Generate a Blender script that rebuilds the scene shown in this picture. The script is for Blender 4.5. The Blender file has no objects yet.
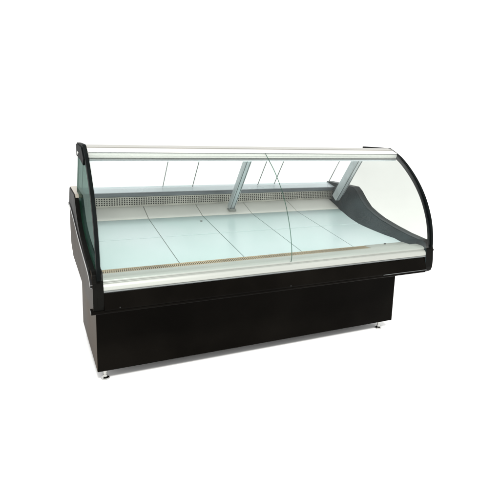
import bpy, bmesh, math, random
from mathutils import Vector, Matrix
random.seed(4)
S = bpy.context.scene
COL = S.collection
L = 2.0

# ------------------------------------------------------------------ materials
def new_mat(name):
    m = bpy.data.materials.new(name); m.use_nodes = True
    nt = m.node_tree; nt.nodes.clear()
    out = nt.nodes.new('ShaderNodeOutputMaterial')
    return m, nt, out

def N(nt, kind, **kw):
    n = nt.nodes.new(kind)
    for k, v in kw.items():
        if k in n.inputs: n.inputs[k].default_value = v
        else: setattr(n, k, v)
    return n

def surface(name, col, rough=.4, metal=0., ior=1.45, var=.10, scale=6., rvar=.12, bump=0., bscale=60., stretch=(1, 1, 1), col2=None, stint=None):
    """Principled surface with procedural mottling in colour, gloss and (optionally) relief."""
    m, nt, out = new_mat(name)
    b = N(nt, 'ShaderNodeBsdfPrincipled'); b.inputs['Metallic'].default_value = metal
    b.inputs['IOR'].default_value = ior
    if stint: b.inputs['Specular Tint'].default_value = (*stint, 1)
    tc = N(nt, 'ShaderNodeTexCoord'); mp = N(nt, 'ShaderNodeMapping'); mp.inputs['Scale'].default_value = stretch
    nt.links.new(tc.outputs['Object'], mp.inputs['Vector'])
    nz = N(nt, 'ShaderNodeTexNoise'); nz.inputs['Scale'].default_value = scale; nz.inputs['Detail'].default_value = 5
    nt.links.new(mp.outputs['Vector'], nz.inputs['Vector'])
    rp = N(nt, 'ShaderNodeValToRGB')
    c1 = col2 if col2 else tuple(c * (1 - var) for c in col)
    rp.color_ramp.elements[0].position = .35; rp.color_ramp.elements[1].position = .65
    rp.color_ramp.elements[0].color = (*c1, 1); rp.color_ramp.elements[1].color = (*[min(1, c * (1 + var)) for c in col], 1)
    nt.links.new(nz.outputs['Fac'], rp.inputs['Fac']); nt.links.new(rp.outputs['Color'], b.inputs['Base Color'])
    mr = N(nt, 'ShaderNodeMapRange'); mr.inputs['To Min'].default_value = max(.02, rough - rvar); mr.inputs['To Max'].default_value = min(1, rough + rvar)
    nt.links.new(nz.outputs['Fac'], mr.inputs['Value']); nt.links.new(mr.outputs['Result'], b.inputs['Roughness'])
    if bump:
        n2 = N(nt, 'ShaderNodeTexNoise'); n2.inputs['Scale'].default_value = bscale
        nt.links.new(mp.outputs['Vector'], n2.inputs['Vector'])
        bp = N(nt, 'ShaderNodeBump'); bp.inputs['Strength'].default_value = bump; bp.inputs['Distance'].default_value = .002
        nt.links.new(n2.outputs['Fac'], bp.inputs['Height']); nt.links.new(bp.outputs['Normal'], b.inputs['Normal'])
    nt.links.new(b.outputs['BSDF'], out.inputs['Surface'])
    return m

def glass(name, tint, ior=1.45, refl=(1, 1, 1), smear=.05):
    """Architectural pane: tinted pass-through plus Fresnel reflection, faint smears in the tint."""
    m, nt, out = new_mat(name)
    tr = N(nt, 'ShaderNodeBsdfTransparent'); gl = N(nt, 'ShaderNodeBsdfGlossy'); gl.inputs['Roughness'].default_value = .02
    gl.inputs['Color'].default_value = (*refl, 1)
    tc = N(nt, 'ShaderNodeTexCoord'); nz = N(nt, 'ShaderNodeTexNoise'); nz.inputs['Scale'].default_value = 3.5; nz.inputs['Detail'].default_value = 6
    nt.links.new(tc.outputs['Object'], nz.inputs['Vector'])
    rp = N(nt, 'ShaderNodeValToRGB'); rp.color_ramp.elements[0].position = .3; rp.color_ramp.elements[1].position = .7
    rp.color_ramp.elements[0].color = (*[c * (1 - smear) for c in tint], 1); rp.color_ramp.elements[1].color = (*tint, 1)
    nt.links.new(nz.outputs['Fac'], rp.inputs['Fac']); nt.links.new(rp.outputs['Color'], tr.inputs['Color'])
    fr = N(nt, 'ShaderNodeFresnel'); ge = N(nt, 'ShaderNodeNewGeometry')   # both faces of the pane reflect alike
    io = N(nt, 'ShaderNodeMapRange'); io.inputs['To Min'].default_value = ior; io.inputs['To Max'].default_value = 1 / ior
    nt.links.new(ge.outputs['Backfacing'], io.inputs['Value']); nt.links.new(io.outputs['Result'], fr.inputs['IOR'])
    mx = N(nt, 'ShaderNodeMixShader')
    nt.links.new(fr.outputs['Fac'], mx.inputs['Fac']); nt.links.new(tr.outputs[0], mx.inputs[1]); nt.links.new(gl.outputs[0], mx.inputs[2])
    nt.links.new(mx.outputs[0], out.inputs['Surface'])
    return m

M = {}
M['black'] = surface('black_panel', (.0022, .0019, .0015), rough=.34, ior=1.075, stint=(1, .94, .88), var=.35, scale=3, rvar=.08)
M['side'] = surface('black_side_sheen', (.038, .029, .021), rough=.42, ior=1.06, stint=(1, .86, .72), var=.25, scale=2.5, rvar=.1)  # grazing reflection on the black sides, put into a lighter brown base colour
M['side2'] = surface('black_end_sheen', (.026, .020, .015), rough=.4, ior=1.05, stint=(1, .86, .72), var=.25, scale=2.5, rvar=.1)  # black end faces with their side-on reflection painted in, darker than the base
M['rim'] = surface('black_rim', (.006, .006, .006), rough=.25, ior=1.3, var=.2)
M['lip'] = surface('black_plastic', (.003, .003, .0026), rough=.45, ior=1.09, var=.2)
M['seal'] = surface('rubber_seal', (.003, .004, .004), rough=.5, ior=1.07, var=.25, scale=12)
M['inner'] = surface('dark_grey_liner', (.019, .026, .028), rough=.42, ior=1.2, var=.22, scale=5)
M['cream'] = surface('cream_aluminium', (.25, .26, .24), rough=.33, metal=.15, var=.05, scale=4, rvar=.08, stretch=(.3, 4, 4))
M['canopy'] = surface('cream_canopy', (.42, .415, .395), rough=.35, metal=.1, var=.03, scale=4, stretch=(.3, 4, 4))
M['fascia_cream'] = surface('cream_top_trim', (.22, .218, .20), rough=.4, metal=.1, var=.04, scale=4, stretch=(.3, 4, 4))
M['beige'] = surface('beige_sheen', (.26, .235, .195), rough=.4, var=.12, scale=8)  # light reflected off the left panel top, put in as colour
M['alu'] = surface('brushed_aluminium', (.52, .56, .575), rough=.34, metal=.3, var=.08, scale=30, stretch=(10, 1, 1))
M['darkalu'] = surface('dark_aluminium', (.13, .14, .14), rough=.35, metal=.5, var=.1)
M['deck'] = surface('pale_deck_enamel', (.345, .395, .402), rough=.25, var=.03, scale=2.2, rvar=.02, col2=(.31, .382, .378))
M['riser'] = surface('cream_riser', (.68, .665, .62), rough=.4, var=.05, scale=3)
M['gap'] = surface('joint_grey', (.22, .23, .22), rough=.7)  # plain grey underlay seen in the tray joints
M['grille'] = surface('grille_metal', (.46, .44, .39), rough=.4, metal=.2, var=.15, scale=9)
M['hole'] = surface('duct_dark', (.05, .048, .044), rough=.8, var=.3)
M['tan'] = surface('vent_warm_reflection', (.27, .22, .15), rough=.45, metal=.2, var=.25, scale=4, stretch=(1, .3, .3))  # tan puts a warm reflection into the bar colour
M['ledge'] = surface('ledge_white', (.52, .57, .60), rough=.25, var=.04, scale=5)
M['ledgefront'] = surface('ledge_grey', (.125, .14, .15), rough=.35, metal=.4, var=.2, scale=8, stretch=(.4, 3, 3))
M['chrome'] = surface('chrome_steel', (.45, .45, .43), rough=.18, metal=1., var=.1)
M['glass'] = glass('clear_glass', (.975, .99, .985), smear=.012)
M['glass_front'] = glass('front_glass', (.965, .985, .978), ior=1.2, smear=.02)
M['glass_left'] = glass('green_glass_dark_reflection', (.42, .51, .48), ior=1.08, refl=(.22, .29, .27), smear=.12)  # tint darkened to stand for dark surroundings reflected in this pane
M['glass_right'] = glass('clear_side_glass', (.795, .795, .78), ior=1.1, smear=.015)
M['edge'] = surface('green_glass_edge', (.07, .15, .11), rough=.3, ior=1.3, var=.3, scale=10)
M['edge_grey'] = surface('grey_glass_edge', (.20, .21, .20), rough=.3, var=.15)
M['floor'] = surface('white_floor', (.90, .90, .89), rough=.8, var=.01, ior=1.05, scale=2)

# ------------------------------------------------------------------ mesh helpers
class MB:
    def __init__(s): s.v = []; s.f = []; s.mi = []
    def add(s, vs, fs, mi=0):
        o = len(s.v); s.v += [tuple(v) for v in vs]; s.f += [[i + o for i in f] for f in fs]; s.mi += [mi] * len(fs)
    def box(s, x0, x1, y0, y1, z0, z1, mi=0):
        s.add([(x, y, z) for x in (x0, x1) for y in (y0, y1) for z in (z0, z1)],
              [(0, 1, 3, 2), (4, 6, 7, 5), (0, 4, 5, 1), (2, 3, 7, 6), (0, 2, 6, 4), (1, 5, 7, 3)], mi)
    def prism(s, prof, x0, x1, mi=0, cap=None):
        """closed (y,z) profile extruded along X"""
        n = len(prof)
        vs = [(x0, y, z) for y, z in prof] + [(x1, y, z) for y, z in prof]
        s.add(vs, [(i, (i + 1) % n, n + (i + 1) % n, n + i) for i in range(n)], mi)
        s.add(vs, [list(range(n))[::-1], [n + i for i in range(n)]], mi if cap is None else cap)
    def bar(s, a, b, wx, th, mi=0):
        """flat bar between two (x,y,z) points lying in a plane X=const"""
        a, b = Vector(a), Vector(b); d = (b - a).normalized(); n = d.cross(Vector((1, 0, 0))).normalized() * th / 2; x = Vector((wx / 2, 0, 0))
        vs = [p + sx * x + sn * n for p in (a, b) for sx, sn in ((-1, -1), (1, -1), (1, 1), (-1, 1))]
        s.add(vs, [(3, 2, 1, 0), (4, 5, 6, 7), (0, 1, 5, 4), (1, 2, 6, 5), (2, 3, 7, 6), (3, 0, 4, 7)], mi)
    def lathe(s, c, prof, axis='z', n=24, mi=0):
        vs = []; fs = []
        for r, h in prof:
            for k in range(n):
                a = 2 * math.pi * k / n; p = (r * math.cos(a), r * math.sin(a), h)
                if axis == 'x': p = (h, p[0], p[1])
                if axis == 'y': p = (p[0], h, p[1])
                vs.append((c[0] + p[0], c[1] + p[1], c[2] + p[2]))
        for j in range(len(prof) - 1):
            for k in range(n):
                fs.append((j * n + k, j * n + (k + 1) % n, (j + 1) * n + (k + 1) % n, (j + 1) * n + k))
        fs.append(list(range(n))[::-1]); fs.append([(len(prof) - 1) * n + k for k in range(n)])
        s.add(vs, fs, mi)
    def build(s, name, mats, parent=None, bevel=0., smooth=False, seg=2):
        me = bpy.data.meshes.new(name); me.from_pydata(s.v, [], s.f)
        for m in (mats if isinstance(mats, (list, tuple)) else [mats]): me.materials.append(m)
        for p, i in zip(me.polygons, s.mi): p.material_index = i
        bm = bmesh.new(); bm.from_mesh(me); bmesh.ops.recalc_face_normals(bm, faces=bm.faces); bm.to_mesh(me); bm.free()
        if smooth:
            for p in me.polygons: p.use_smooth = True
        o = bpy.data.objects.new(name, me); COL.objects.link(o)
        if smooth: me.set_sharp_from_angle(angle=math.radians(32))
        if bevel:
            md = o.modifiers.new('edge_round', 'BEVEL'); md.width = bevel; md.segments = seg; md.limit_method = 'ANGLE'; md.angle_limit = math.radians(32)
            md.harden_normals = False
        if parent: o.parent = parent
        return o

def spline(pts, n=8):
    out = []
    P = [pts[0]] + list(pts) + [pts[-1]]
    for i in range(1, len(P) - 2):
        for k in range(n):
            t = k / n; r = []
            for c in range(2):
                a, b, d, e = P[i - 1][c], P[i][c], P[i + 1][c], P[i + 2][c]
                r.append(.5 * (2 * b + (d - a) * t + (2 * a - 5 * b + 4 * d - e) * t * t + (-a + 3 * b - 3 * d + e) * t ** 3))
            out.append(tuple(r))
    return out + [tuple(pts[-1])]

def offset(pts, d):
    """offset an open (y,z) polyline to its left by d"""
    r = []
    for i, p in enumerate(pts):
        a = pts[max(0, i - 1)]; b = pts[min(len(pts) - 1, i + 1)]
        ty, tz = b[0] - a[0], b[1] - a[1]; l = math.hypot(ty, tz) or 1
        r.append((p[0] - tz / l * d, p[1] + ty / l * d))
    return r

# ------------------------------------------------------------------ setting
fl = MB(); fl.add([(-400, -400, 0), (400, -400, 0), (400, 400, 0), (-400, 400, 0)], [(0, 1, 2, 3)])
floor = fl.build('floor', M['floor']); floor['kind'] = 'structure'; floor['label'] = 'plain white studio floor under the counter'

# ------------------------------------------------------------------ the counter
root = bpy.data.objects.new('display_counter', None); COL.objects.link(root); root.location = (0, 0, 0)
root['label'] = 'black refrigerated deli counter with curved front glass and empty pale tiled deck'
root['category'] = 'display counter'

# base cabinet (set back under the tub)
b = MB(); b.box(.040, 1.970, .272, .960, .067, .479); base = b.build('base_cabinet', [M['black'], M['side']], root, bevel=.003)
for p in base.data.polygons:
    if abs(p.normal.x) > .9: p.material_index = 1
for x, y in ((.085, .325), (1.905, .325), (.085, .90), (1.905, .90)):
    f = MB(); f.lathe((x, y, 0), [(.0085, .020), (.0085, .069)], n=20); leg = f.build('leg', M['chrome'], root, smooth=True)
    f = MB(); f.lathe((x, y, 0), [(.021, 0), (.023, .003), (.021, .008), (.012, .014), (.010, .022)], n=24); f.build('foot_pad', M['chrome'], leg, smooth=True)
    f = MB(); f.lathe((x, y, 0), [(.014, .042), (.014, .050)], n=6); f.build('lock_nut', M['chrome'], leg)

# insulated tub below the deck
tub = [(.030, .488), (.040, .560), (.10, .610), (.20, .612), (.83, .728), (.975, .780), (1.06, .86), (1.175, .80), (1.165, .565), (1.04, .50)]
b = MB(); b.prism(tub, .046, 1.954); b.build('tub', M['black'], root, bevel=.003)
b = MB(); b.add([(x, y, z) for x in (.046, 1.954) for y, z in ((1.177, .56), (1.197, .56), (1.197, .83), (1.177, .83))],
                [(0, 1, 2, 3), (7, 6, 5, 4), (0, 4, 5, 1), (1, 5, 6, 2), (2, 6, 7, 3), (3, 7, 4, 0)]); b.build('rear_panel', M['black'], root, bevel=.003)

# end panels
topline = [(1.09, .930), (.76, .922), (.72, .898), (.665, .845), (.60, .795), (.53, .765), (.454, .739), (.324, .709), (.20, .686), (.085, .672)]
endprof = [(.050, .672), (.030, .660), (.018, .625), (.012, .560), (.012, .515), (.020, .490), (.040, .474), (1.03, .492), (1.16, .545), (1.19, .60), (1.198, .80)] + topline
lowprof = [(.050, .6715), (.030, .6595), (.018, .6245), (.012, .5595), (.012, .515), (.020, .490), (.040, .474), (1.03, .492), (1.16, .545), (1.175, .82), (1.085, .929), (.762, .921), (.735, .905), (.72, .865), (.665, .815), (.60, .770), (.53, .742), (.454, .718), (.324, .690), (.20, .668), (.10, .656), (.085, .6715)]
inprof = [(.165, .664), (.165, .56), (1.0, .60), (.945, .915), (.76, .914)] + [(y, z - .007) for y, z in topline[2:-1]]
for side in (0, 1):
    x0, x1 = (0, .046) if side == 0 else (1.952, 2.008)
    b = MB()
    if side == 0:                                   # the upper part stands outside the glass, the rest fills the thickness
        b.prism(endprof, x0, .019)
        b.prism(lowprof, .0185, x1)
    else: b.prism(endprof, x0, x1)
    e = b.build('end_panel', [M['lip'], M['side2'], M['inner'], M['deck']], root, bevel=.004, seg=3)
    for p in e.data.polygons:
        c = p.center
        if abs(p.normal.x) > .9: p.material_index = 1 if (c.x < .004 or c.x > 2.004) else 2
        elif p.normal.z > .15 and c.y > .10: p.material_index = 2 if side else (3 if .019 < c.x < .05 and c.z < .89 else 0)
        elif side == 0 and c.y > .6 and p.normal.y < -.8: p.material_index = 3
    if side == 0:
        b = MB(); b.prism([(1.088, .9305), (.765, .9225), (.735, .9075), (.735, .911), (.762, .9265), (1.088, .9345)], .002, .056); b.build('top_sheen', M['beige'], e)  # added plate, its beige stands for light reflected off the panel top
    if side == 1:
        def lerp(tab, y):
            for (a, p), (c, q) in zip(tab, tab[1:]):
                if y <= c: return p + (q - p) * max(0, (y - a) / (c - a))
            return tab[-1][1]
        foot = spline([(.10, 1.945), (.17, 1.918), (.25, 1.862), (.30, 1.836), (.355, 1.819), (.41, 1.806), (.485, 1.797), (.59, 1.815), (.70, 1.850), (.78, 1.874), (.85, 1.894), (.945, 1.900)], 3)
        ztop = sorted((y, z) for y, z in topline); zdeck = [(.0, .634), (.168, .634), (.83, .742), (.976, .795)]
        b = MB(); cols = 7; vs = []
        for y, x in foot:
            za, zb = lerp(zdeck, y) - .012, lerp(ztop, y) - .005
            for k in range(cols):
                t = k / (cols - 1); vs.append((x + (1.9518 - x) * (t if y < .8 else t ** 3), y, za + (zb - za) * t ** .92))
            vs.append((1.9518, y, za))
        c1 = cols + 1; n = len(foot)
        b.add(vs, [(i * c1 + k, (i + 1) * c1 + k, (i + 1) * c1 + (k + 1) % c1, i * c1 + (k + 1) % c1) for i in range(n - 1) for k in range(c1)]
              + [list(range(c1)), [(n - 1) * c1 + k for k in range(c1)][::-1]])
        b.build('inner_wall', M['inner'], e, smooth=True)
    # raised rim that follows the top of the panel on its outer face
    rl = spline([(1.185, .80), (1.02, .800), (.80, .762), (.534, .705), (.30, .668), (.10, .636), (.03, .60)], 6)
    xr = (-.010, .004) if side == 0 else (2.004, 2.018)
    rs = spline([(1.185, .80), (1.02, .800), (.80, .762), (.534, .705), (.30, .668), (.10, .636)], 6)
    b = MB(); b.prism([(1.196, .80)] + [(1.086, .926), (.757, .918)] + [(y, z - .004) for y, z in topline[2:]] + rs[::-1], *((-.004, .004) if side == 0 else (2.004, 2.012))); b.build('shield', M['lip'], e)
    up = offset(rl, -.020)
    for nm, off0, off1, mt in (('rim', .004, .020, 'rim'), ('rim_bead', -.004, .003, 'alu')):
        r0, r1 = offset(rl, -off0), offset(rl, -off1)
        b = MB(); b.prism(r0 + r1[::-1], *(xr if nm == 'rim' else ((-.006, .004) if side == 0 else (2.004, 2.014))))
        b.build(nm, M['rim'] if nm == 'rim' else M['darkalu'], e, bevel=.002)

# front: sloping black fascia, lower bumper lip
fas = [(.024, .573), (.004, .505), (.006, .497), (.030, .497), (.050, .573)]
b = MB(); b.prism(fas, .047, 1.953); fascia = b.build('front_fascia', M['black'], root, bevel=.002)
for u in (.115, 1.0):
    s = MB(); s.lathe((u, .0035, .507), [(.0032, .002), (.0032, -.001), (.0015, -.002)], axis='y', n=14); s.build('screw', M['rim'], fascia, smooth=True)
b = MB(); b.prism([(.012, .4965), (.012, .484), (.018, .479), (.06, .479), (.06, .4965)], -.010, 1.956); b.build('bumper_lip', M['black'], root, bevel=.004, seg=3)

# cream sill under the glass
sill = [(.052, .6335), (.050, .638), (.104, .6405), (.104, .625), (.060, .600), (.060, .5735), (.026, .5735)]
front_curve = spline([(.026, .580), (.0205, .585), (.0185, .592), (.0195, .601), (.024, .610), (.0290, .6155)], 4) + [(.036, .6165), (.0365, .6195)] + spline([(.0345, .6225), (.036, .629), (.044, .634)], 3)
b = MB(); b.prism([(.052, .6385)] + [(.104, .6405), (.104, .62), (.066, .60), (.066, .5735), (.028, .5735)] + front_curve, .047, 1.953)
s_o = b.build('front_sill', M['cream'], root, bevel=.0012, smooth=True)
b = MB(); b.prism([(.0030, .5020), (.0008, .5020), (.0015, .4995), (.0045, .4985)], 1.62, 1.951); b.build('fascia_highlight', M['darkalu'], fascia)  # added strip standing in for a highlight on the fascia's lower edge
b = MB(); b.prism([(.0215, .5845), (.0175, .5845), (.0175, .5795), (.0235, .5745), (.0265, .5745)], .048, 1.952); b.build('sill_bead', M['darkalu'], s_o)

# front vent strip: dark duct with close bars, a warm reflection painted on them as tan
v = MB(); v.box(.0565, 1.60, .1045, .164, .625, .6315); vs_ = v.build('vent_strip', M['hole'], root)
v = MB(); v.box(.0565, 1.60, .1045, .1105, .6315, .6405); v.box(.0565, 1.60, .1575, .164, .6315, .6405)
x = .062
while x < 1.592:
    v.add([(x + dx + sh, y, z) for dx in (0, .0052) for y, sh in ((.1105, 0), (.1575, .006)) for z in (.6318, .6392)],
          [(0, 1, 3, 2), (4, 6, 7, 5), (0, 4, 5, 1), (2, 3, 7, 6), (0, 2, 6, 4), (1, 5, 7, 3)]); x += .0098
v.build('vent_bars', M['tan'], vs_)

# deck: five trays side by side, each with two cross joints
def deck_z(y): return .640 + (.748 - .640) * (y - .168) / (.83 - .168)
xs = [.0565, .44, .80, 1.16, 1.52, 1.898]
for i in range(5):
    d = MB(); g = .0023
    for y0, y1 in ((.166, .5135), (.520, .828)):
        z0, z1 = deck_z(y0), deck_z(y1)
        d.prism([(y0, z0), (y1, z1), (y1, z1 - .012), (y0, z0 - .012)], xs[i] + g, xs[i + 1] - g)
    d.prism([(.8335, .7505), (.976, .804), (.976, .790), (.8335, .7385)], xs[i] + g, xs[i + 1] - g, mi=1)
    d.build('deck_tray', [M['deck'], M['riser']], root, bevel=.0012)
c = MB(); c.lathe((.757, .735, deck_z(.735)), [(.009, -.002), (.009, .002), (.006, .003)], n=16); c.build('drain_plug', M['hole'], root)
c = MB(); c.box(1.602, 1.90, .1046, .170, .625, .6415); c.build('end_plate', M['cream'], s_o, bevel=.003)
c = MB(); c.box(1.742, 1.754, .150, .157, .6420, .6465); c.build('shelf_clip', M['hole'], s_o)
d = MB(); d.prism([(.168, .635), (.830, .743), (.974, .797), (.976, .776), (.828, .722), (.166, .614)], .056, 1.899); d.build('deck_underlay', M['gap'], root)

# rear air grille and the ledge above it
gx0, gx1 = .056, 1.940
v = MB(); v.box(gx0, gx1, .986, .992, .800, .868); gr = v.build('air_grille', M['hole'], root)
v = MB()
for z0, z1 in ((.800, .8155), (.8235, .8280), (.8360, .8405), (.8485, .8530), (.8610, .868)):
    v.box(gx0, gx1, .9775, .983, z0, z1)
x = gx0
while x < gx1:
    v.box(x, x + .0068, .9780, .9825, .8150, .8615); x += .0158
v.build('grille_mesh', M['grille'], gr)
b = MB(); b.prism([(.968, .8685), (.966, .872), (.970, .894), (.980, .896), (1.0, .896), (1.0, .8685)], .048, 1.952)
ld = b.build('rear_ledge', M['ledgefront'], root, bevel=.002)
b = MB(); b.prism([(.982, .8965), (1.084, .9215), (1.10, .9215), (1.10, .870), (1.002, .870)], .048, 1.952); b.build('ledge_top', M['ledge'], ld, bevel=.002)

# canopy
can = [(.440, 1.213), (.395, 1.204), (.352, 1.187), (.349, 1.182), (.351, 1.166), (.353, 1.163), (.355, 1.156), (.362, 1.150), (.80, 1.150), (.84, 1.16), (.84, 1.188)]
b = MB(); b.prism(can, .034, 1.966); cn = b.build('canopy_rail', M['canopy'], root, bevel=.0015)
b = MB(); b.prism([(.440, 1.2134), (.392, 1.2034), (.390, 1.2065), (.440, 1.2168), (.62, 1.2100), (.62, 1.2065)], .034, 1.966); b.build('top_trim', M['fascia_cream'], cn)
b = MB(); b.prism([(.3525, 1.1495), (.3525, 1.1435), (.372, 1.1435), (.372, 1.1495)], .035, 1.965); b.build('light_channel', M['darkalu'], cn, bevel=.001)
b = MB(); b.prism([(.3565, 1.143), (.3565, 1.136), (.42, 1.136), (.42, 1.143)], .035, 1.965); b.build('light_cover', M['alu'], cn, bevel=.001)
b = MB(); b.prism([(.3495, 1.1830), (.3460, 1.1830), (.3465, 1.1805), (.3505, 1.1805)], .036, 1.964); b.build('glass_hinge_strip', M['darkalu'], cn)

# canopy supports
for x, wx, dp, yb, zb in ((1.03, .042, .040, .893, .783), (1.884, .046, .058, .862, .826)):
    b = MB(); b.bar((x, .625, 1.149), (x, yb, zb), wx, dp)
    p = b.build('support_post', M['alu'], root, bevel=.004, seg=3)
    b = MB()
    for k in (-.30, .30):                            # two shelf-bracket slots run down the face
        b.bar((x + k * wx, .625, 1.146), (x + k * wx, yb - .005, zb + .007), .004, dp + .0012)
    b.build('slot', M['darkalu'], p)
    b = MB(); b.box(x - wx * .6, x + wx * .6, .858, .905, .764, .779)
    if x < 1.5: b.build('post_foot', M['cream'], p, bevel=.002)

# curved front glass in two leaves
gc = spline([(.346, 1.183), (.325, 1.166), (.235, 1.096), (.155, 1.014), (.092, .925), (.044, .825), (.016, .735), (.006, .665), (.010, .640), (.024, .631), (.040, .632)][:8] + [(.012, .634)], 8)
gi = offset(gc, .0045)
for xa, xb in ((.036, .9992), (1.0008, 1.964)):
    n = len(gc); b = MB()
    vs = [(x, y, z) for x in (xa, xb) for y, z in gc] + [(x, y, z) for x in (xa, xb) for y, z in gi]
    b.add(vs, [(i, i + 1, n + i + 1, n + i) for i in range(n - 1)] + [(2 * n + i, 3 * n + i, 3 * n + i + 1, 2 * n + i + 1) for i in range(n - 1)], 0)
    b.add(vs, [(i, 2 * n + i, 2 * n + i + 1, i + 1) for i in range(n - 1)] + [(n + i, n + i + 1, 3 * n + i + 1, 3 * n + i) for i in range(n - 1)], 1)
    h = 2 * (n - 1); b.mi[h:h + n - 1] = [2 if xa < .5 else 1] * (n - 1); b.mi[h + n - 1:] = [1 if xa < .5 else 2] * (n - 1)
    bm = b.build('front_glass', [M['glass_front'], M['edge'], M['seal']], root, smooth=True)

# side glass with its black seal
oc = spline([(.430, 1.217), (.325, 1.166), (.232, 1.096), (.150, 1.014), (.085, .925), (.036, .825), (.010, .735), (.001, .668), (.001, .640)], 8)
for side in (0, 1):
    x0, x1 = (.020, .030) if side == 0 else (1.970, 1.980)
    body = offset(oc, .014)
    prof = [(.685, 1.213), (.86, .916)] + [(y, z - .012) for y, z in topline[1:]] + body[::-1]
    b = MB(); b.prism(prof, x0, x1, mi=1, cap=0)
    sg = b.build('side_glass', [M['glass_left'] if side == 0 else M['glass_right'], M['edge']], root)
    line = [(.70, 1.220), (.56, 1.2195)] + oc
    inn = offset(line, .030)
    inn[0] = (.70, 1.208); inn[1] = (.56, 1.2075); inn[2] = (.45, 1.205)
    n = len(line)
    for i in range(3, 8): 
        t = (i - 2) / 6; w = .012 + .018 * t; o = offset(line, w)[i]; inn[i] = o
    xs0, xs1 = (.0165, .0335) if side == 0 else (1.9665, 1.9835)
    b = MB()
    vs = [(x, y, z) for x in (xs0, xs1) for y, z in line] + [(x, y, z) for x in (xs0, xs1) for y, z in inn]
    for i in range(n - 1):
        b.add([vs[i], vs[i + 1], vs[n + i + 1], vs[n + i], vs[2 * n + i], vs[2 * n + i + 1], vs[3 * n + i + 1], vs[3 * n + i]],
              [(0, 1, 2, 3), (4, 7, 6, 5), (0, 4, 5, 1), (3, 2, 6, 7)])
    b.add([vs[0], vs[n], vs[3 * n], vs[2 * n]], [(0, 1, 2, 3)]); b.add([vs[n - 1], vs[2 * n - 1], vs[4 * n - 1], vs[3 * n - 1]], [(0, 1, 2, 3)])
    o = b.build('edge_seal', M['seal'], sg)
    bm = bmesh.new(); bm.from_mesh(o.data); bmesh.ops.remove_doubles(bm, verts=bm.verts, dist=1e-5); bmesh.ops.recalc_face_normals(bm, faces=bm.faces); bm.to_mesh(o.data); bm.free()
    xc = (.010, .020) if side == 0 else (1.980, 1.990)
    b = MB(); b.prism([(.69, 1.213), (.69, 1.150), (.50, 1.140), (.36, 1.118), (.335, 1.150), (.43, 1.203)] if side == 0 else [(.69, 1.213), (.69, 1.165), (.40, 1.165), (.42, 1.203)], *xc)
    c = b.build('corner_clamp', M['seal'], sg, bevel=.002)
    xsx = (.010, -1) if side == 0 else (1.990, 1)
    b = MB(); b.lathe((xsx[0], .585, 1.168), [(.010, 0), (.010, xsx[1] * .003), (.006, xsx[1] * .005)], axis='x', n=18); b.build('clamp_screw', M['chrome'], c, smooth=True)

# rear sliding glass doors in two tracks
def door(x0, x1, k):
    oy = .010 * k
    t, u = (.872 + oy, 1.160), (1.048 + oy, .9175 + .0025 * k)
    b = MB(); b.bar(((x0 + x1) / 2, *t), ((x0 + x1) / 2, *u), x1 - x0, .005)
    d = b.build('sliding_door', M['glass'], root)
    for xe in (x0 - .002, x1 + .002):
        b = MB(); b.bar((xe, *t), (xe, *u), .004, .0055); b.build('door_edge', M['edge_grey'], d)
door(.07, .80, 0); door(.595, 1.45, 1); door(1.31, 1.93, 0)
b = MB(); b.box(.036, 1.964, .8405, .905, 1.161, 1.187); b.build('door_track', M['canopy'], root, bevel=.002)

# ------------------------------------------------------------------ light
def area(name, loc, target, sx, sy, power, col=(1, 1, 1)):
    ld = bpy.data.lights.new(name, 'AREA'); ld.shape = 'RECTANGLE'; ld.size = sx; ld.size_y = sy; ld.energy = power; ld.color = col
    o = bpy.data.objects.new(name, ld); COL.objects.link(o); o.location = loc
    d = Vector(target) - Vector(loc); o.rotation_euler = d.to_track_quat('-Z', 'Y').to_euler()
    return o
area('softbox_front', (-.2, -4.5, 5.5), (1, .5, .7), 1.6, 1.2, 760, (1, .985, .96))

w = bpy.data.worlds.new('World'); S.world = w; w.use_nodes = True
bg = w.node_tree.nodes['Background']; bg.inputs['Color'].default_value = (1, 1, .995, 1); bg.inputs['Strength'].default_value = 1.6

# ------------------------------------------------------------------ camera
yaw, pitch, roll = .4214, -.1746, .0253
cd = bpy.data.cameras.new('Camera'); cam = bpy.data.objects.new('Camera', cd); COL.objects.link(cam)
cy, sy, cp, sp = math.cos(yaw), math.sin(yaw), math.cos(pitch), math.sin(pitch)
F = Vector((sy * cp, cy * cp, sp)); R = Vector((cy, -sy, 0)); U = R.cross(F)
cr, sr = math.cos(roll), math.sin(roll)
R2 = cr * R + sr * U; U2 = cr * U - sr * R
m = Matrix((R2, U2, -F)).transposed().to_4x4(); m.translation = Vector((-.2238, -2.01, 1.2914))
cam.matrix_world = m
cd.sensor_width = 36; cd.lens = 463.157 / 500 * 36; cd.shift_x = 12.9937 / 500; cd.shift_y = -35.1661 / 500
cd.clip_start = .05; cd.clip_end = 2000
S.camera = cam

S.view_settings.view_transform = 'Standard'; S.view_settings.look = 'None'; S.view_settings.exposure = 0; S.view_settings.gamma = 1
S.cycles.max_bounces = 14; S.cycles.transparent_max_bounces = 24; S.cycles.use_denoising = True
S.cycles.sample_clamp_indirect = 4; S.cycles.caustics_reflective = False; S.cycles.caustics_refractive = False
